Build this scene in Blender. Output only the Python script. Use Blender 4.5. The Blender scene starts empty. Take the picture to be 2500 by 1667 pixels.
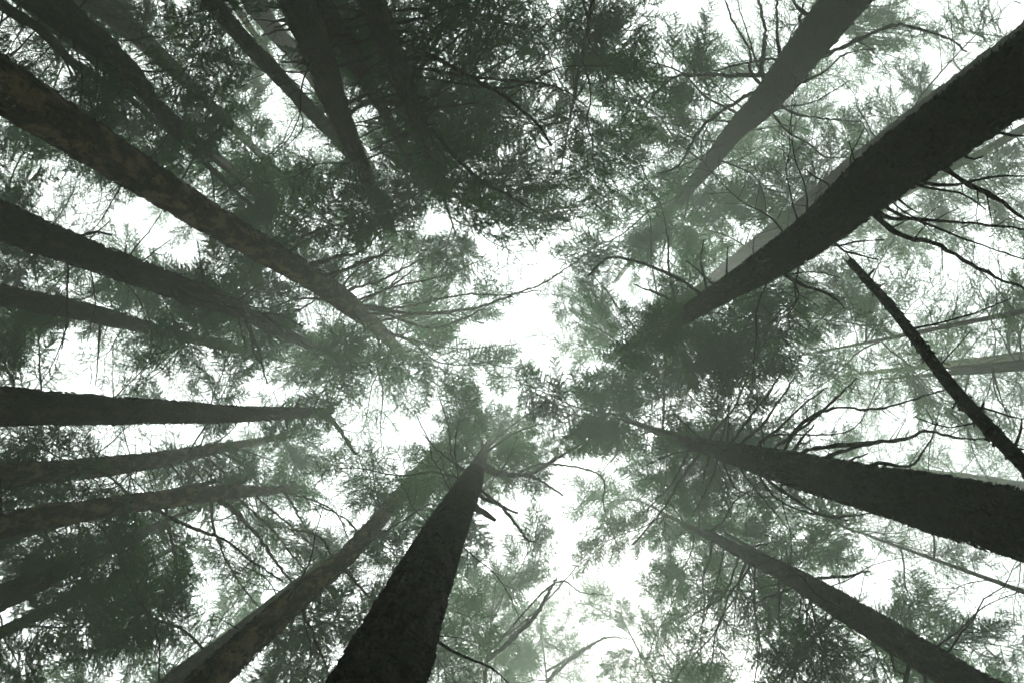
import bpy, math, random
import numpy as np
from mathutils import Vector, Matrix

random.seed(7)
rng = np.random.default_rng(11)
SC = bpy.context.scene
COL = SC.collection
EYE = Vector((0.0, 0.0, 1.5))

# ------------------------------------------------------------------ camera (lying on the forest floor, looking up)
F = 1700.0                                   # focal length in photograph pixels (2500 wide)
CX, CY = 1250.0, 833.5
zc = Vector(((1265 - CX) / F, -(1000 - CY) / F, -1.0)).normalized()      # where the zenith is in camera axes
yc = (Vector((0, 1, 0)) - zc * zc.y).normalized()
xc = yc.cross(zc)
R = Matrix((xc, yc, zc))                     # camera -> world
cam_d = bpy.data.cameras.new('camera')
cam_d.sensor_width = 36.0
cam_d.lens = 36.0 * F / 2500.0
cam_d.clip_start = 0.05
cam_d.clip_end = 600
cam = bpy.data.objects.new('camera', cam_d)
cam.matrix_world = Matrix.Translation(EYE) @ R.to_4x4()
COL.objects.link(cam)
SC.camera = cam

# ------------------------------------------------------------------ sky: overcast, a thin veil of Nishita blue left in the cloud
SUN_EL, SUN_AZ = math.radians(68), math.radians(200)
world = bpy.data.worlds.new('World')
SC.world = world
world.use_nodes = True
nt = world.node_tree
nt.nodes.clear()
sky = nt.nodes.new('ShaderNodeTexSky')
sky.sky_type = 'NISHITA'
sky.sun_disc = False
sky.sun_elevation = SUN_EL
sky.sun_rotation = SUN_AZ
sky.dust_density = 3.0
mixc = nt.nodes.new('ShaderNodeMix')
mixc.data_type = 'RGBA'
mixc.inputs[0].default_value = 0.85
mixc.inputs[7].default_value = (9.6, 10.0, 10.2, 1)       # cloud deck
bgn = nt.nodes.new('ShaderNodeBackground')
bgn.inputs[1].default_value = 0.15
wo = nt.nodes.new('ShaderNodeOutputWorld')
nt.links.new(sky.outputs[0], mixc.inputs[6])
nt.links.new(mixc.outputs[2], bgn.inputs[0])
nt.links.new(bgn.outputs[0], wo.inputs[0])

sun_d = bpy.data.lights.new('sun', 'SUN')
sun_d.energy = 0.8
sun_d.angle = math.radians(40)
sun_d.color = (1.0, 0.97, 0.92)
sun = bpy.data.objects.new('sun', sun_d)
sun.rotation_euler = (math.pi / 2 - SUN_EL, 0, math.pi - SUN_AZ)
COL.objects.link(sun)

SC.view_settings.view_transform = 'Standard'
SC.view_settings.look = 'None'
SC.view_settings.exposure = 1.5
SC.view_settings.gamma = 1.0
SC.view_settings.use_curve_mapping = False
SC.render.engine = 'CYCLES'
cy = SC.cycles
cy.use_denoising = True
cy.denoiser = 'OPENIMAGEDENOISE'
cy.max_bounces = 6
cy.diffuse_bounces = 2
cy.glossy_bounces = 1
cy.transmission_bounces = 2
cy.volume_bounces = 2
cy.sample_clamp_indirect = 4.0
cy.use_adaptive_sampling = False
SC.render.film_transparent = False

FOG_DENSITY = 0.027
FOG_ANISO = 0.2

# ------------------------------------------------------------------ helpers
def ray(px, py):
    return R @ Vector(((px - CX) / F, -(py - CY) / F, -1.0))

def project(P):
    """world points (n,3) -> photograph pixels and depth along the lens axis"""
    M = np.array(R)
    q = (np.asarray(P) - np.array(EYE)) @ M
    d = -q[:, 2]
    return CX + F * q[:, 0] / d, CY - F * q[:, 1] / d, d

def unit_noise(nu, nv, fu, fv, seed):
    """smooth value noise on a nu x nv sheet; periodic along v"""
    g = np.random.default_rng(seed).random((fu + 2, fv))
    u = np.linspace(0, fu, nu, endpoint=True)
    v = np.linspace(0, fv, nv, endpoint=False)
    iu = np.minimum(u.astype(int), fu)
    iv = v.astype(int)
    tu = (u - iu); tv = (v - iv)
    tu = tu * tu * (3 - 2 * tu); tv = tv * tv * (3 - 2 * tv)
    a = g[iu][:, iv % fv]; b = g[iu + 1][:, iv % fv]
    c = g[iu][:, (iv + 1) % fv]; d = g[iu + 1][:, (iv + 1) % fv]
    tu = tu[:, None]; tv = tv[None, :]
    return (a * (1 - tu) + b * tu) * (1 - tv) + (c * (1 - tu) + d * tu) * tv - 0.5

def resample(pts, rad, step):
    """Catmull-Rom through pts, about one ring per step metres"""
    pts = np.asarray(pts, float); rad = np.asarray(rad, float)
    P = np.vstack([2 * pts[0] - pts[1], pts, 2 * pts[-1] - pts[-2]])
    out, rr = [], []
    for i in range(len(pts) - 1):
        n = max(2, int(np.linalg.norm(pts[i + 1] - pts[i]) / step))
        t = np.linspace(0, 1, n, endpoint=False)[:, None]
        p0, p1, p2, p3 = P[i], P[i + 1], P[i + 2], P[i + 3]
        out.append(0.5 * (2 * p1 + (p2 - p0) * t + (2 * p0 - 5 * p1 + 4 * p2 - p3) * t ** 2 + (3 * p1 - p0 - 3 * p2 + p3) * t ** 3))
        rr.append(rad[i] + (rad[i + 1] - rad[i]) * t[:, 0])
    out.append(pts[-1:]); rr.append(rad[-1:])
    return np.vstack(out), np.concatenate(rr)

def tube(path, rad, sides, disp=None):
    """vertices and quads of a tube along path, capped with a tip vertex at each end"""
    n = len(path)
    T = np.gradient(path, axis=0)
    T /= np.linalg.norm(T, axis=1)[:, None] + 1e-9
    ref = np.array((0, 0, 1.0)) if abs(T[0][2]) < 0.8 else np.array((1.0, 0, 0))
    N = np.cross(T, ref); N /= np.linalg.norm(N, axis=1)[:, None] + 1e-9
    B = np.cross(T, N)
    a = np.linspace(0, 2 * np.pi, sides, endpoint=False)
    rr = rad[:, None] * np.ones((1, sides))
    if disp is not None:
        rr = np.maximum(rr + disp, rad[:, None] * 0.3)
    V = path[:, None, :] + rr[:, :, None] * (np.cos(a)[None, :, None] * N[:, None, :] + np.sin(a)[None, :, None] * B[:, None, :])
    V = V.reshape(-1, 3)
    i = np.arange(n - 1)[:, None] * sides
    j = np.arange(sides)[None, :]; k = (j + 1) % sides
    Q = np.stack([i + j, i + k, i + sides + k, i + sides + j], -1).reshape(-1, 4)
    V = np.vstack([V, path[0], path[-1]])
    s, e = n * sides, n * sides + 1
    jj = np.arange(sides); kk = (jj + 1) % sides
    caps = [(s, int(b), int(a_)) for a_, b in zip(jj, kk)] + [(e, int((n - 1) * sides + a_), int((n - 1) * sides + b)) for a_, b in zip(jj, kk)]
    return V, Q, caps

class Mesh:
    """gathers triangles and quads, built into one mesh"""
    def __init__(self):
        self.v = []; self.q = []; self.t = []; self.n = 0
    def add(self, V, Q=None, Tri=None):
        self.v.append(np.asarray(V, float))
        if Q is not None and len(Q): self.q.append(np.asarray(Q) + self.n)
        if Tri is not None and len(Tri): self.t.append(np.asarray(Tri) + self.n)
        self.n += len(V)
    def tube(self, path, rad, sides, disp=None):
        self.add(*tube(np.asarray(path, float), np.asarray(rad, float), sides, disp))
    def data(self, name, mat, smooth=True):
        V = np.vstack(self.v)
        Q = np.vstack(self.q) if self.q else np.zeros((0, 4), int)
        Tr = np.vstack(self.t) if self.t else np.zeros((0, 3), int)
        me = bpy.data.meshes.new(name)
        me.vertices.add(len(V)); me.vertices.foreach_set('co', V.astype(np.float32).ravel())
        nl = Q.size + Tr.size
        me.loops.add(nl)
        me.loops.foreach_set('vertex_index', np.concatenate([Q.ravel(), Tr.ravel()]).astype(np.int32))
        me.polygons.add(len(Q) + len(Tr))
        st = np.concatenate([np.arange(len(Q)) * 4, Q.size + np.arange(len(Tr)) * 3])
        me.polygons.foreach_set('loop_start', st.astype(np.int32))
        me.polygons.foreach_set('use_smooth', np.full(len(Q) + len(Tr), smooth))
        me.update(calc_edges=True)
        me.materials.append(mat)
        return me

def link(name, data, parent=None):
    o = bpy.data.objects.new(name, data)
    COL.objects.link(o)
    if parent is not None: o.parent = parent
    return o

def tag(o, label=None, cat=None, group=None, kind=None):
    if label: o['label'] = label
    if cat: o['category'] = cat
    if group: o['group'] = group
    if kind: o['kind'] = kind
    return o

# ------------------------------------------------------------------ materials
def material(name):
    m = bpy.data.materials.new(name)
    m.use_nodes = True
    m.node_tree.nodes.clear()
    return m, m.node_tree.nodes, m.node_tree.links

def bark_material(name, dark, mid, pale, patch, patch_amount, scale=1.0):
    m, N, L = material(name)
    out = N.new('ShaderNodeOutputMaterial')
    b = N.new('ShaderNodeBsdfPrincipled')
    b.inputs['Roughness'].default_value = 0.9
    b.inputs['Specular IOR Level'].default_value = 0.15
    tc = N.new('ShaderNodeTexCoord')
    mp = N.new('ShaderNodeMapping'); mp.inputs['Scale'].default_value = (1, 1, 0.45)
    L.new(tc.outputs['Object'], mp.inputs[0])
    n1 = N.new('ShaderNodeTexNoise'); n1.inputs['Scale'].default_value = 26 * scale; n1.inputs['Detail'].default_value = 6; n1.inputs['Roughness'].default_value = .7
    n2 = N.new('ShaderNodeTexNoise'); n2.inputs['Scale'].default_value = 7.0; n2.inputs['Detail'].default_value = 5; n2.inputs['Roughness'].default_value = .65
    vo = N.new('ShaderNodeTexVoronoi'); vo.feature = 'DISTANCE_TO_EDGE'; vo.inputs['Scale'].default_value = 24 * scale
    for n in (n1, vo): L.new(mp.outputs[0], n.inputs['Vector'])
    L.new(mp.outputs[0], n2.inputs['Vector'])
    r1 = N.new('ShaderNodeValToRGB')
    r1.color_ramp.elements[0].position = .32; r1.color_ramp.elements[0].color = (*dark, 1)
    r1.color_ramp.elements[1].position = .70; r1.color_ramp.elements[1].color = (*pale, 1)
    e = r1.color_ramp.elements.new(.5); e.color = (*mid, 1)
    L.new(n1.outputs[0], r1.inputs[0])
    r2 = N.new('ShaderNodeValToRGB')
    r2.color_ramp.elements[0].position = .62 - .25 * patch_amount; r2.color_ramp.elements[0].color = (0, 0, 0, 1)
    r2.color_ramp.elements[1].position = .72 - .25 * patch_amount; r2.color_ramp.elements[1].color = (1, 1, 1, 1)
    L.new(n2.outputs[0], r2.inputs[0])
    mx = N.new('ShaderNodeMix'); mx.data_type = 'RGBA'; mx.inputs[7].default_value = (*patch, 1)
    ml = N.new('ShaderNodeMath'); ml.operation = 'MULTIPLY'; ml.inputs[1].default_value = .8
    L.new(r2.outputs[0], ml.inputs[0]); L.new(ml.outputs[0], mx.inputs[0]); L.new(r1.outputs[0], mx.inputs[6])
    L.new(mx.outputs[2], b.inputs['Base Color'])
    mm = N.new('ShaderNodeMath'); mm.operation = 'MULTIPLY_ADD'; mm.inputs[1].default_value = 1.6
    L.new(vo.outputs[0], mm.inputs[0]); L.new(n1.outputs[0], mm.inputs[2])
    bp = N.new('ShaderNodeBump'); bp.inputs['Strength'].default_value = .9; bp.inputs['Distance'].default_value = .03
    L.new(mm.outputs[0], bp.inputs['Height']); L.new(bp.outputs[0], b.inputs['Normal'])
    L.new(b.outputs[0], out.inputs[0])
    return m

BARK = {
    'dark':   bark_material('dark_bark', (.020, .016, .013), (.045, .036, .028), (.090, .072, .055), (.105, .088, .055), .42),
    'lichen': bark_material('lichen_bark', (.010, .010, .008), (.042, .032, .019), (.110, .080, .045), (.30, .215, .105), .55),
    'moss':   bark_material('mossy_bark', (.018, .016, .011), (.042, .034, .024), (.080, .062, .042), (.040, .055, .020), .50),
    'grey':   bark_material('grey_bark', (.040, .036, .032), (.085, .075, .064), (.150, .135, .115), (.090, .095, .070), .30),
}

def leaf_material(name, col, col2, trans):
    m, N, L = material(name)
    out = N.new('ShaderNodeOutputMaterial')
    oi = N.new('ShaderNodeObjectInfo')
    ge = N.new('ShaderNodeNewGeometry')
    no = N.new('ShaderNodeTexNoise'); no.inputs['Scale'].default_value = 1.7; no.inputs['Detail'].default_value = 2
    L.new(ge.outputs['Position'], no.inputs['Vector'])
    ad = N.new('ShaderNodeMath'); ad.operation = 'MULTIPLY_ADD'; ad.inputs[1].default_value = .5
    L.new(oi.outputs['Random'], ad.inputs[0])
    sb = N.new('ShaderNodeMath'); sb.operation = 'SUBTRACT'; sb.inputs[1].default_value = .25
    L.new(no.outputs[0], sb.inputs[0]); L.new(sb.outputs[0], ad.inputs[2])
    mx = N.new('ShaderNodeMix'); mx.data_type = 'RGBA'
    mx.inputs[6].default_value = (*col, 1); mx.inputs[7].default_value = (*col2, 1)
    L.new(ad.outputs[0], mx.inputs[0])
    d = N.new('ShaderNodeBsdfDiffuse'); t = N.new('ShaderNodeBsdfTranslucent')
    L.new(mx.outputs[2], d.inputs[0]); L.new(mx.outputs[2], t.inputs[0])
    ms = N.new('ShaderNodeMixShader'); ms.inputs[0].default_value = trans
    L.new(d.outputs[0], ms.inputs[1]); L.new(t.outputs[0], ms.inputs[2])
    L.new(ms.outputs[0], out.inputs[0])
    return m

LEAF = leaf_material('conifer_needles', (.022, .112, .034), (.082, .175, .046), .62)

def plain(name, col, rough=.9):
    m, N, L = material(name)
    out = N.new('ShaderNodeOutputMaterial'); b = N.new('ShaderNodeBsdfPrincipled')
    b.inputs['Roughness'].default_value = rough; b.inputs['Specular IOR Level'].default_value = .1
    tc = N.new('ShaderNodeTexCoord'); n = N.new('ShaderNodeTexNoise'); n.inputs['Scale'].default_value = 3; n.inputs['Detail'].default_value = 8
    L.new(tc.outputs['Object'], n.inputs['Vector'])
    r = N.new('ShaderNodeValToRGB')
    r.color_ramp.elements[0].position = .3; r.color_ramp.elements[1].position = .7
    r.color_ramp.elements[0].color = (*[c * .55 for c in col], 1); r.color_ramp.elements[1].color = (*[c * 1.4 for c in col], 1)
    L.new(n.outputs[0], r.inputs[0]); L.new(r.outputs[0], b.inputs['Base Color']); L.new(b.outputs[0], out.inputs[0])
    return m

TWIG = plain('twig_bark', (.045, .036, .028))
SOIL = plain('forest_soil', (.045, .038, .024))

# ------------------------------------------------------------------ the setting: forest floor, the wood all round, the fog
gm = Mesh()
nr, na = 40, 72
rad_ = np.concatenate([[0.01], np.linspace(.6, 85, nr - 1) ** 1.0])
V = []
hseed = np.random.default_rng(3)
hn = unit_noise(nr, na, 30, 36, 5)
for i, r_ in enumerate(rad_):
    for j in range(na):
        a = 2 * math.pi * j / na
        V.append((r_ * math.cos(a), r_ * math.sin(a), .5 * hn[i, j] * min(1, r_ / 6) - .05))
Q = [(i * na + j, i * na + (j + 1) % na, (i + 1) * na + (j + 1) % na, (i + 1) * na + j) for i in range(nr - 1) for j in range(na)]
gm.add(V, Q)
ground = link('ground', gm.data('ground', SOIL))
tag(ground, 'brown forest floor of needles and soil', kind='structure')

# ------------------------------------------------------------------ foliage: flat conifer sprays, a few shapes shared by all boughs
def make_spray(seed, L, dens, leafy, width):
    """one bough along +X: wood mesh (limb, side shoots) and needle mesh (small blades along the shoots)"""
    r = np.random.default_rng(seed)
    wood, leaf = Mesh(), Mesh()
    n = 9
    t = np.linspace(0, 1, n)
    yy = np.cumsum(r.normal(0, .02, n)) * L
    zz = (.10 * np.sin(t * 2.2) - .22 * t ** 2) * L + np.cumsum(r.normal(0, .008, n)) * L
    ax = np.stack([t * L, yy - yy[0], zz], 1)
    wood.tube(*resample(ax, (.014 * (1 - t) + .003) * L / 2.4, .25), 5)
    LV = []; 
    def at(P, tt):
        s = tt * (len(P) - 1); i = int(min(s, len(P) - 2)); f = s - i
        return P[i] * (1 - f) + P[i + 1] * f
    tt = .14
    side = 1
    blades = []
    while tt < .99:
        base = at(ax, tt)
        prof = (min(1, (tt - .05) / .25)) * (1 - tt) ** .75 + .10
        ln = width * L * prof * r.uniform(.6, 1.15)
        ang = side * math.radians(r.uniform(32, 78))
        d = np.array((math.cos(ang), math.sin(ang), r.uniform(-.42, .16)))
        m = max(3, int(ln / .16))
        s = np.linspace(0, 1, m + 1)
        P = base + (d * ln) * s[:, None]
        P[:, 2] -= .16 * ln * s ** 2
        P += np.cumsum(r.normal(0, .018, (m + 1, 3)), 0)
        P[:, 0] += .12 * ln * s ** 2
        wood.tube(P, .0045 * (1 - s) + .0016, 3)
        skip = r.random() > leafy
        if not skip:
            q = .10
            sd = 1
            while q < 1.0:
                b2 = at(P, q)
                l2 = (.30 * (1 - q) + .10) * min(1.3, ln / .6) * r.uniform(.6, 1.3) * .75
                a2 = ang + sd * math.radians(r.uniform(25, 80))
                if r.random() < leafy:
                    dd = np.array((math.cos(a2), math.sin(a2), r.uniform(-.6, .3)))
                    k = max(2, int(l2 / .0048 * dens))
                    u = (np.arange(k) + r.random(k) * .6) / k
                    C = b2 + dd * (l2 * u)[:, None]
                    C[:, 2] -= .25 * l2 * u ** 2
                    ss = np.where(np.arange(k) % 2 == 0, 1, -1)
                    aa = a2 + ss * r.uniform(.35, 1.1, k)
                    bl = r.uniform(.018, .036, k)
                    D = np.stack([np.cos(aa), np.sin(aa), r.normal(-.1, .3, k)], 1)
                    blades.append((C, D, bl))
                sd = -sd
                q += .026 / ln * r.uniform(.6, 1.3) / dens if ln > .15 else .2
            # needles on the shoot itself
            k = max(3, int(ln / .0045 * dens))
            u = r.random(k)
            C = np.array([at(P, x) for x in u])
            aa = ang + np.where(r.random(k) < .5, 1, -1) * r.uniform(.3, 1.2, k)
            blades.append((C, np.stack([np.cos(aa), np.sin(aa), r.normal(-.1, .3, k)], 1), r.uniform(.018, .034, k)))
        tt += r.uniform(.020, .050) / (dens ** .5) * 2.4 / L
        side = -side
    if blades:
        C = np.vstack([b[0] for b in blades]); D = np.vstack([b[1] for b in blades]); bl = np.concatenate([b[2] for b in blades])
        D /= np.linalg.norm(D, axis=1)[:, None]
        rn = np.stack([r.normal(0, .45, len(C)), r.normal(0, .45, len(C)), np.ones(len(C))], 1)
        W = np.cross(D, rn); W /= np.linalg.norm(W, axis=1)[:, None]
        w = (bl * .19)[:, None]
        a0 = C; a1 = C + D * (bl * .45)[:, None] + W * w; a2_ = C + D * bl[:, None]; a3 = C + D * (bl * .45)[:, None] - W * w
        Vv = np.stack([a0, a1, a2_, a3], 1).reshape(-1, 3)
        leaf.add(Vv, np.arange(len(Vv)).reshape(-1, 4))
    opac = 0
    if blades: opac = 1 - math.exp(-.95 * float((bl * w[:, 0]).sum()) * .8 / (1.15 * L * L * width))
    return wood, leaf, opac

SPRAYS = []
TRI = 0
for i, (L_, dens, leafy, width) in enumerate([
        (2.4, 1.0, .95, .40), (2.4, 1.15, .92, .46), (2.4, .95, .9, .36), (2.4, 1.1, .95, .5), (2.4, 1.0, .85, .42), (2.4, 1.2, .96, .44),
        (2.4, .8, .60, .42), (2.4, .75, .5, .46), (2.4, .8, .45, .36), (2.4, .7, .65, .5),
        (2.4, .45, .14, .46), (2.4, .4, .06, .5), (2.4, .45, .1, .38),
        (4.0, 1.05, .93, .36), (4.0, 1.1, .88, .42), (4.0, 1.0, .9, .32), (4.0, .8, .5, .38), (4.0, .8, .6, .34)]):
    w_, l_, nb = make_spray(100 + i, L_, dens, leafy, width)
    kind = 'full' if i < 6 else 'thin' if i < 10 else 'bare' if i < 13 else 'long_full' if i < 16 else 'long_thin'
    ld = l_.data('needles', LEAF, False) if l_.v else None
    wd = w_.data('bough', TWIG)
    SPRAYS.append((kind, wd, ld, nb, width))
    print('spray', i, kind, len(wd.polygons), len(ld.polygons) if ld else 0, 'opacity %.2f' % nb)
FULL = [s for s in SPRAYS if s[0] == 'full']; THIN = [s for s in SPRAYS if s[0] == 'thin']; BARE = [s for s in SPRAYS if s[0] == 'bare']
LONG_FULL = [s for s in SPRAYS if s[0] == 'long_full']; LONG_THIN = [s for s in SPRAYS if s[0] == 'long_thin']

# ------------------------------------------------------------------ trees
TREES = []

class Tree:
    def __init__(self, name, label, pts, rads, bark, crown, reach, group, cat='tree', maxb=60, step=.09, sides=26, rough=.012, broken=False):
        self.path, self.rad = np.array(pts, float), np.array(rads, float)
        base = self.path[0].copy()
        self.root = link(name, None)
        self.root.location = base
        tag(self.root, label, cat, group)
        self.base = base
        self.crown = crown; self.reach = reach; self.maxb = maxb; self.n = 0
        p, r = resample(self.path, self.rad, step)
        n = len(p)
        length = np.linalg.norm(np.diff(p, axis=0), axis=1).sum()
        sd = len(TREES) * 17 + 5
        flare = np.exp(-(p[:, 2] - base[2]) / .5) * r * .7
        r = r + flare
        disp = (unit_noise(n, sides, max(4, int(length / .5)), 5, sd) * 1.1 * rough + unit_noise(n, sides, max(6, int(length / .16)), 11, sd + 1) * 2.2 * rough
                + unit_noise(n, sides, n, sides, sd + 2) * 1.9 * rough)
        disp *= np.clip(r / .12, .25, 1.2)[:, None]
        m = Mesh(); m.tube(p - base, r, sides, disp)
        self.trunk = link('trunk', m.data('trunk', BARK[bark]), self.root)
        self.bark = bark
        self.p, self.r = p, r
        TREES.append(self)
    def at(self, z):
        P = self.p
        i = int(np.clip(np.searchsorted(P[:, 2], z), 1, len(P) - 1))
        f = np.clip((z - P[i - 1, 2]) / (P[i, 2] - P[i - 1, 2] + 1e-9), 0, 1)
        return P[i - 1] * (1 - f) + P[i] * f, self.r[i]

def trunk_from_picture(name, label, D, px, top, bark='dark', crown=None, reach=2.6, group='standing conifers of the wood', **kw):
    """a trunk D metres away: each (x, y, width) of the outline gives a height and a girth on it"""
    P, rad = [], []
    for x, y, w in px:
        d = ray(x, y)
        h = math.hypot(d.x, d.y)
        q = EYE + d * (D / h)
        P.append(np.array(q)); rad.append(.5 * w * (D / h) / F)
    P = np.array(P); rad = np.array(rad)
    if not kw.get('lean'):
        low = P[0]
        dv = (P[1] - P[0]) / max(.5, P[1][2] - P[0][2])
        dv[:2] = np.clip(dv[:2], -.06, .06)
        foot = np.array((low[0] - dv[0] * low[2] * .6, low[1] - dv[1] * low[2] * .6, -.15))
        mid = (foot + low) * .5; mid[:2] = low[:2] * .75 + foot[:2] * .25
        P = np.vstack([foot, mid, P]); rad = np.concatenate([[rad[0] * 1.12, rad[0] * 1.05], rad])
    if top > P[-1][2] + .5:
        n = 3
        dv = (P[-1] - P[-2]) / max(.5, P[-1][2] - P[-2][2])
        dv[:2] = np.clip(dv[:2], -.05, .05)
        z0 = P[-1][2]
        ex = [P[-1] + np.array((dv[0] * .5, dv[1] * .5, 1.0)) * (top - z0) * k / n for k in range(1, n + 1)]
        r0 = min(rad[-1], .18)
        P = np.vstack([P] + [e[None] for e in ex]); rad = np.concatenate([rad, [max(.012, r0 * (1 - k / n)) for k in range(1, n + 1)]])
    kw.pop('lean', None)
    return Tree(name, label, P, rad, bark, crown, reach, group, **kw)

T = {}
T['1'] = trunk_from_picture('conifer_tree', 'stout mottled brown trunk slanting in from the upper left edge', 4.5,
    [(-260, 45, 150), (0, 209, 125), (271, 382, 95), (542, 552, 70), (759, 678, 55), (850, 743, 50), (920, 800, 34), (985, 868, 20)], 26, 'lichen', (16, 25.8), 5.0)
T['2'] = trunk_from_picture('conifer_tree', 'dark trunk just below the stout mottled one, ending in a drooping whorl', 5.5,
    [(-220, 455, 112), (0, 541, 93), (217, 623, 70), (434, 702, 56), (560, 748, 44), (690, 812, 28), (790, 860, 15)], 25, 'dark', (12, 24), 3.6)
T['3'] = trunk_from_picture('conifer_tree', 'thin grey brown trunk at the left edge below two thicker ones, lost in green haze', 7.0,
    [(-200, 690, 58), (0, 722, 51), (163, 752, 45), (260, 775, 40), (420, 815, 28), (560, 850, 16)], 24, 'dark', (11, 23), 2.8)
T['4'] = trunk_from_picture('dead_tree', 'nearly black level trunk from the left edge with a broken crooked tip', 5.0,
    [(-200, 980, 100), (0, 989, 88), (221, 1000, 70), (442, 1006, 52), (553, 1010, 40), (664, 1009, 31), (774, 1006, 24), (800, 1004, 19), (812, 1001, 8)], 0, 'dark', (15.5, 17.2), 1.2, maxb=8)
T['5'] = trunk_from_picture('conifer_tree', 'brown trunk right below the black level one, bristling with short branches', 7.0,
    [(-200, 1185, 65), (0, 1160, 56), (221, 1142, 50), (387, 1121, 38), (498, 1100, 28), (640, 1075, 16)], 24, 'lichen', (13, 23), 3.2)
T['6'] = trunk_from_picture('conifer_tree', 'curved pale mottled trunk at lower left with long bare branches hanging below it', 6.0,
    [(-160, 1330, 70), (0, 1282, 60), (110, 1259, 55), (221, 1244, 47), (332, 1227, 45), (442, 1214, 40), (553, 1201, 32), (664, 1197, 18), (720, 1190, 8)], 0, 'lichen', (11, 18), 3)
T['7'] = trunk_from_picture('conifer_tree', 'slim mottled trunk rising diagonally left of the big bottom trunk', 3.5,
    [(430, 1755, 90), (490, 1682, 85), (553, 1619, 72), (702, 1480, 60), (855, 1347, 42), (966, 1220, 32), (1040, 1130, 25), (1100, 1065, 14)], 22, 'lichen', (14, 28), 2.6)
T['8'] = trunk_from_picture('conifer_tree', 'massive dark trunk rising from the bottom edge left of the middle', 1.55,
    [(880, 1765, 240), (927, 1667, 212), (1013, 1463, 147), (1087, 1298, 95), (1144, 1187, 58), (1162, 1147, 40), (1186, 1095, 18), (1204, 1060, 8)], 28, 'moss', (9.6, 27.5), 3.6, maxb=70, step=.03, sides=56, rough=.011)
T['9'] = trunk_from_picture('conifer_tree', 'thick mossy trunk from the right edge with a fan of bare branches', 3.5,
    [(2720, 1335, 185), (2500, 1280, 163), (2263, 1223, 133), (2097, 1184, 102), (1932, 1144, 80), (1821, 1115, 55), (1710, 1087, 33), (1628, 1060, 19), (1530, 1025, 10)], 24, 'moss', (12, 23.8), 4.8, step=.04, sides=48)
T['10'] = trunk_from_picture('conifer_tree', 'dark trunk slanting to the lower right corner among green foliage', 5.0,
    [(2600, 1790, 92), (2400, 1687, 78), (2153, 1538, 65), (2042, 1472, 60), (1932, 1406, 44), (1821, 1353, 31), (1738, 1309, 20), (1683, 1286, 12)], 27, 'dark', (10.5, 26.5), 4.3)
T['11'] = trunk_from_picture('conifer_tree', 'very thick black trunk slanting in from the upper right edge', 3.6,
    [(2700, 50, 185), (2500, 180, 163), (2305, 319, 147), (2142, 437, 130), (1980, 574, 92), (1871, 648, 76), (1763, 713, 52), (1654, 780, 38), (1560, 830, 26), (1480, 880, 12)], 24, 'moss', (7.8, 25.8), 4.8, step=.04, sides=48)
T['12'] = trunk_from_picture('conifer_tree', 'pale grey trunk half hidden behind the very thick black one', 8.0,
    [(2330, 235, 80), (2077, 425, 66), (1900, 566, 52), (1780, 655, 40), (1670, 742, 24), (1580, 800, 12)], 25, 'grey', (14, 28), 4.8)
T['13'] = trunk_from_picture('conifer_tree', 'brown trunk from the top edge fading to pale grey in the fog', 7.6,
    [(2200, -160, 120), (2061, 0, 104), (1955, 136, 88), (1871, 244, 70), (1790, 325, 46), (1727, 407, 36), (1681, 461, 27), (1600, 560, 17), (1500, 690, 9)], 32.5, 'moss', (14, 32), 4.8)
T['16'] = trunk_from_picture('conifer_tree', 'thin dark trunk closest to the top left corner', 7.5,
    [(-150, -110, 32), (0, 10, 27), (108, 80, 24), (180, 155, 21), (300, 230, 16), (420, 330, 10)], 18, 'dark', (8, 17.5), 2.2)
T['17'] = trunk_from_picture('conifer_tree', 'thin black trunk second from the top left corner, crossing dense foliage', 6.5,
    [(-100, -130, 28), (60, 5, 25), (217, 117, 23), (347, 228, 20), (412, 276, 17), (477, 347, 14), (540, 405, 9)], 17, 'dark', (9, 16.5), 2.2)
T['18'] = trunk_from_picture('conifer_tree', 'broader dark trunk third from the top left corner', 6.5,
    [(-20, -130, 66), (120, -10, 60), (190, 55, 56), (271, 125, 50), (340, 200, 37), (400, 290, 24), (500, 400, 10)], 19, 'dark', (8, 18), 2.4)
T['19'] = trunk_from_picture('conifer_tree', 'hazy grey trunk in the top left, right of three darker ones', 9.0,
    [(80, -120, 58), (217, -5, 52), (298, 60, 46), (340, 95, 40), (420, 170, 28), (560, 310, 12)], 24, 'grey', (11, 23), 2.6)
T['20'] = trunk_from_picture('conifer_tree', 'slender straight dark trunk from the top edge over a bright gap', 6.5,
    [(430, -120, 44), (515, 0, 40), (596, 98, 38), (678, 184, 36), (759, 271, 34), (850, 372, 28), (905, 470, 20), (960, 570, 12)], 23, 'dark', (12.5, 22), 3)
T['21'] = trunk_from_picture('conifer_tree', 'pale misty trunk at the top edge behind a broad dark one', 9.0,
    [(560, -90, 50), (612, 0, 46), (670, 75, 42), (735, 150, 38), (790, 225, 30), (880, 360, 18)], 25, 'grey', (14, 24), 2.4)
T['22'] = trunk_from_picture('conifer_tree', 'broad dark trunk at the top edge left of two bristly ones', 4.8,
    [(690, -120, 96), (725, 0, 86), (770, 110, 76), (810, 230, 60), (850, 330, 45), (905, 450, 26), (960, 560, 12)], 17, 'dark', (9.5, 16.5), 3.4)
T['23'] = trunk_from_picture('conifer_tree', 'narrow dark trunk at the top edge with short bristling stubs on both sides', 5.0,
    [(740, -100, 48), (781, 0, 43), (845, 105, 40), (900, 210, 33), (945, 285, 24), (1000, 400, 12)], 15, 'dark', (10.5, 15), 3.2)
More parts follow.
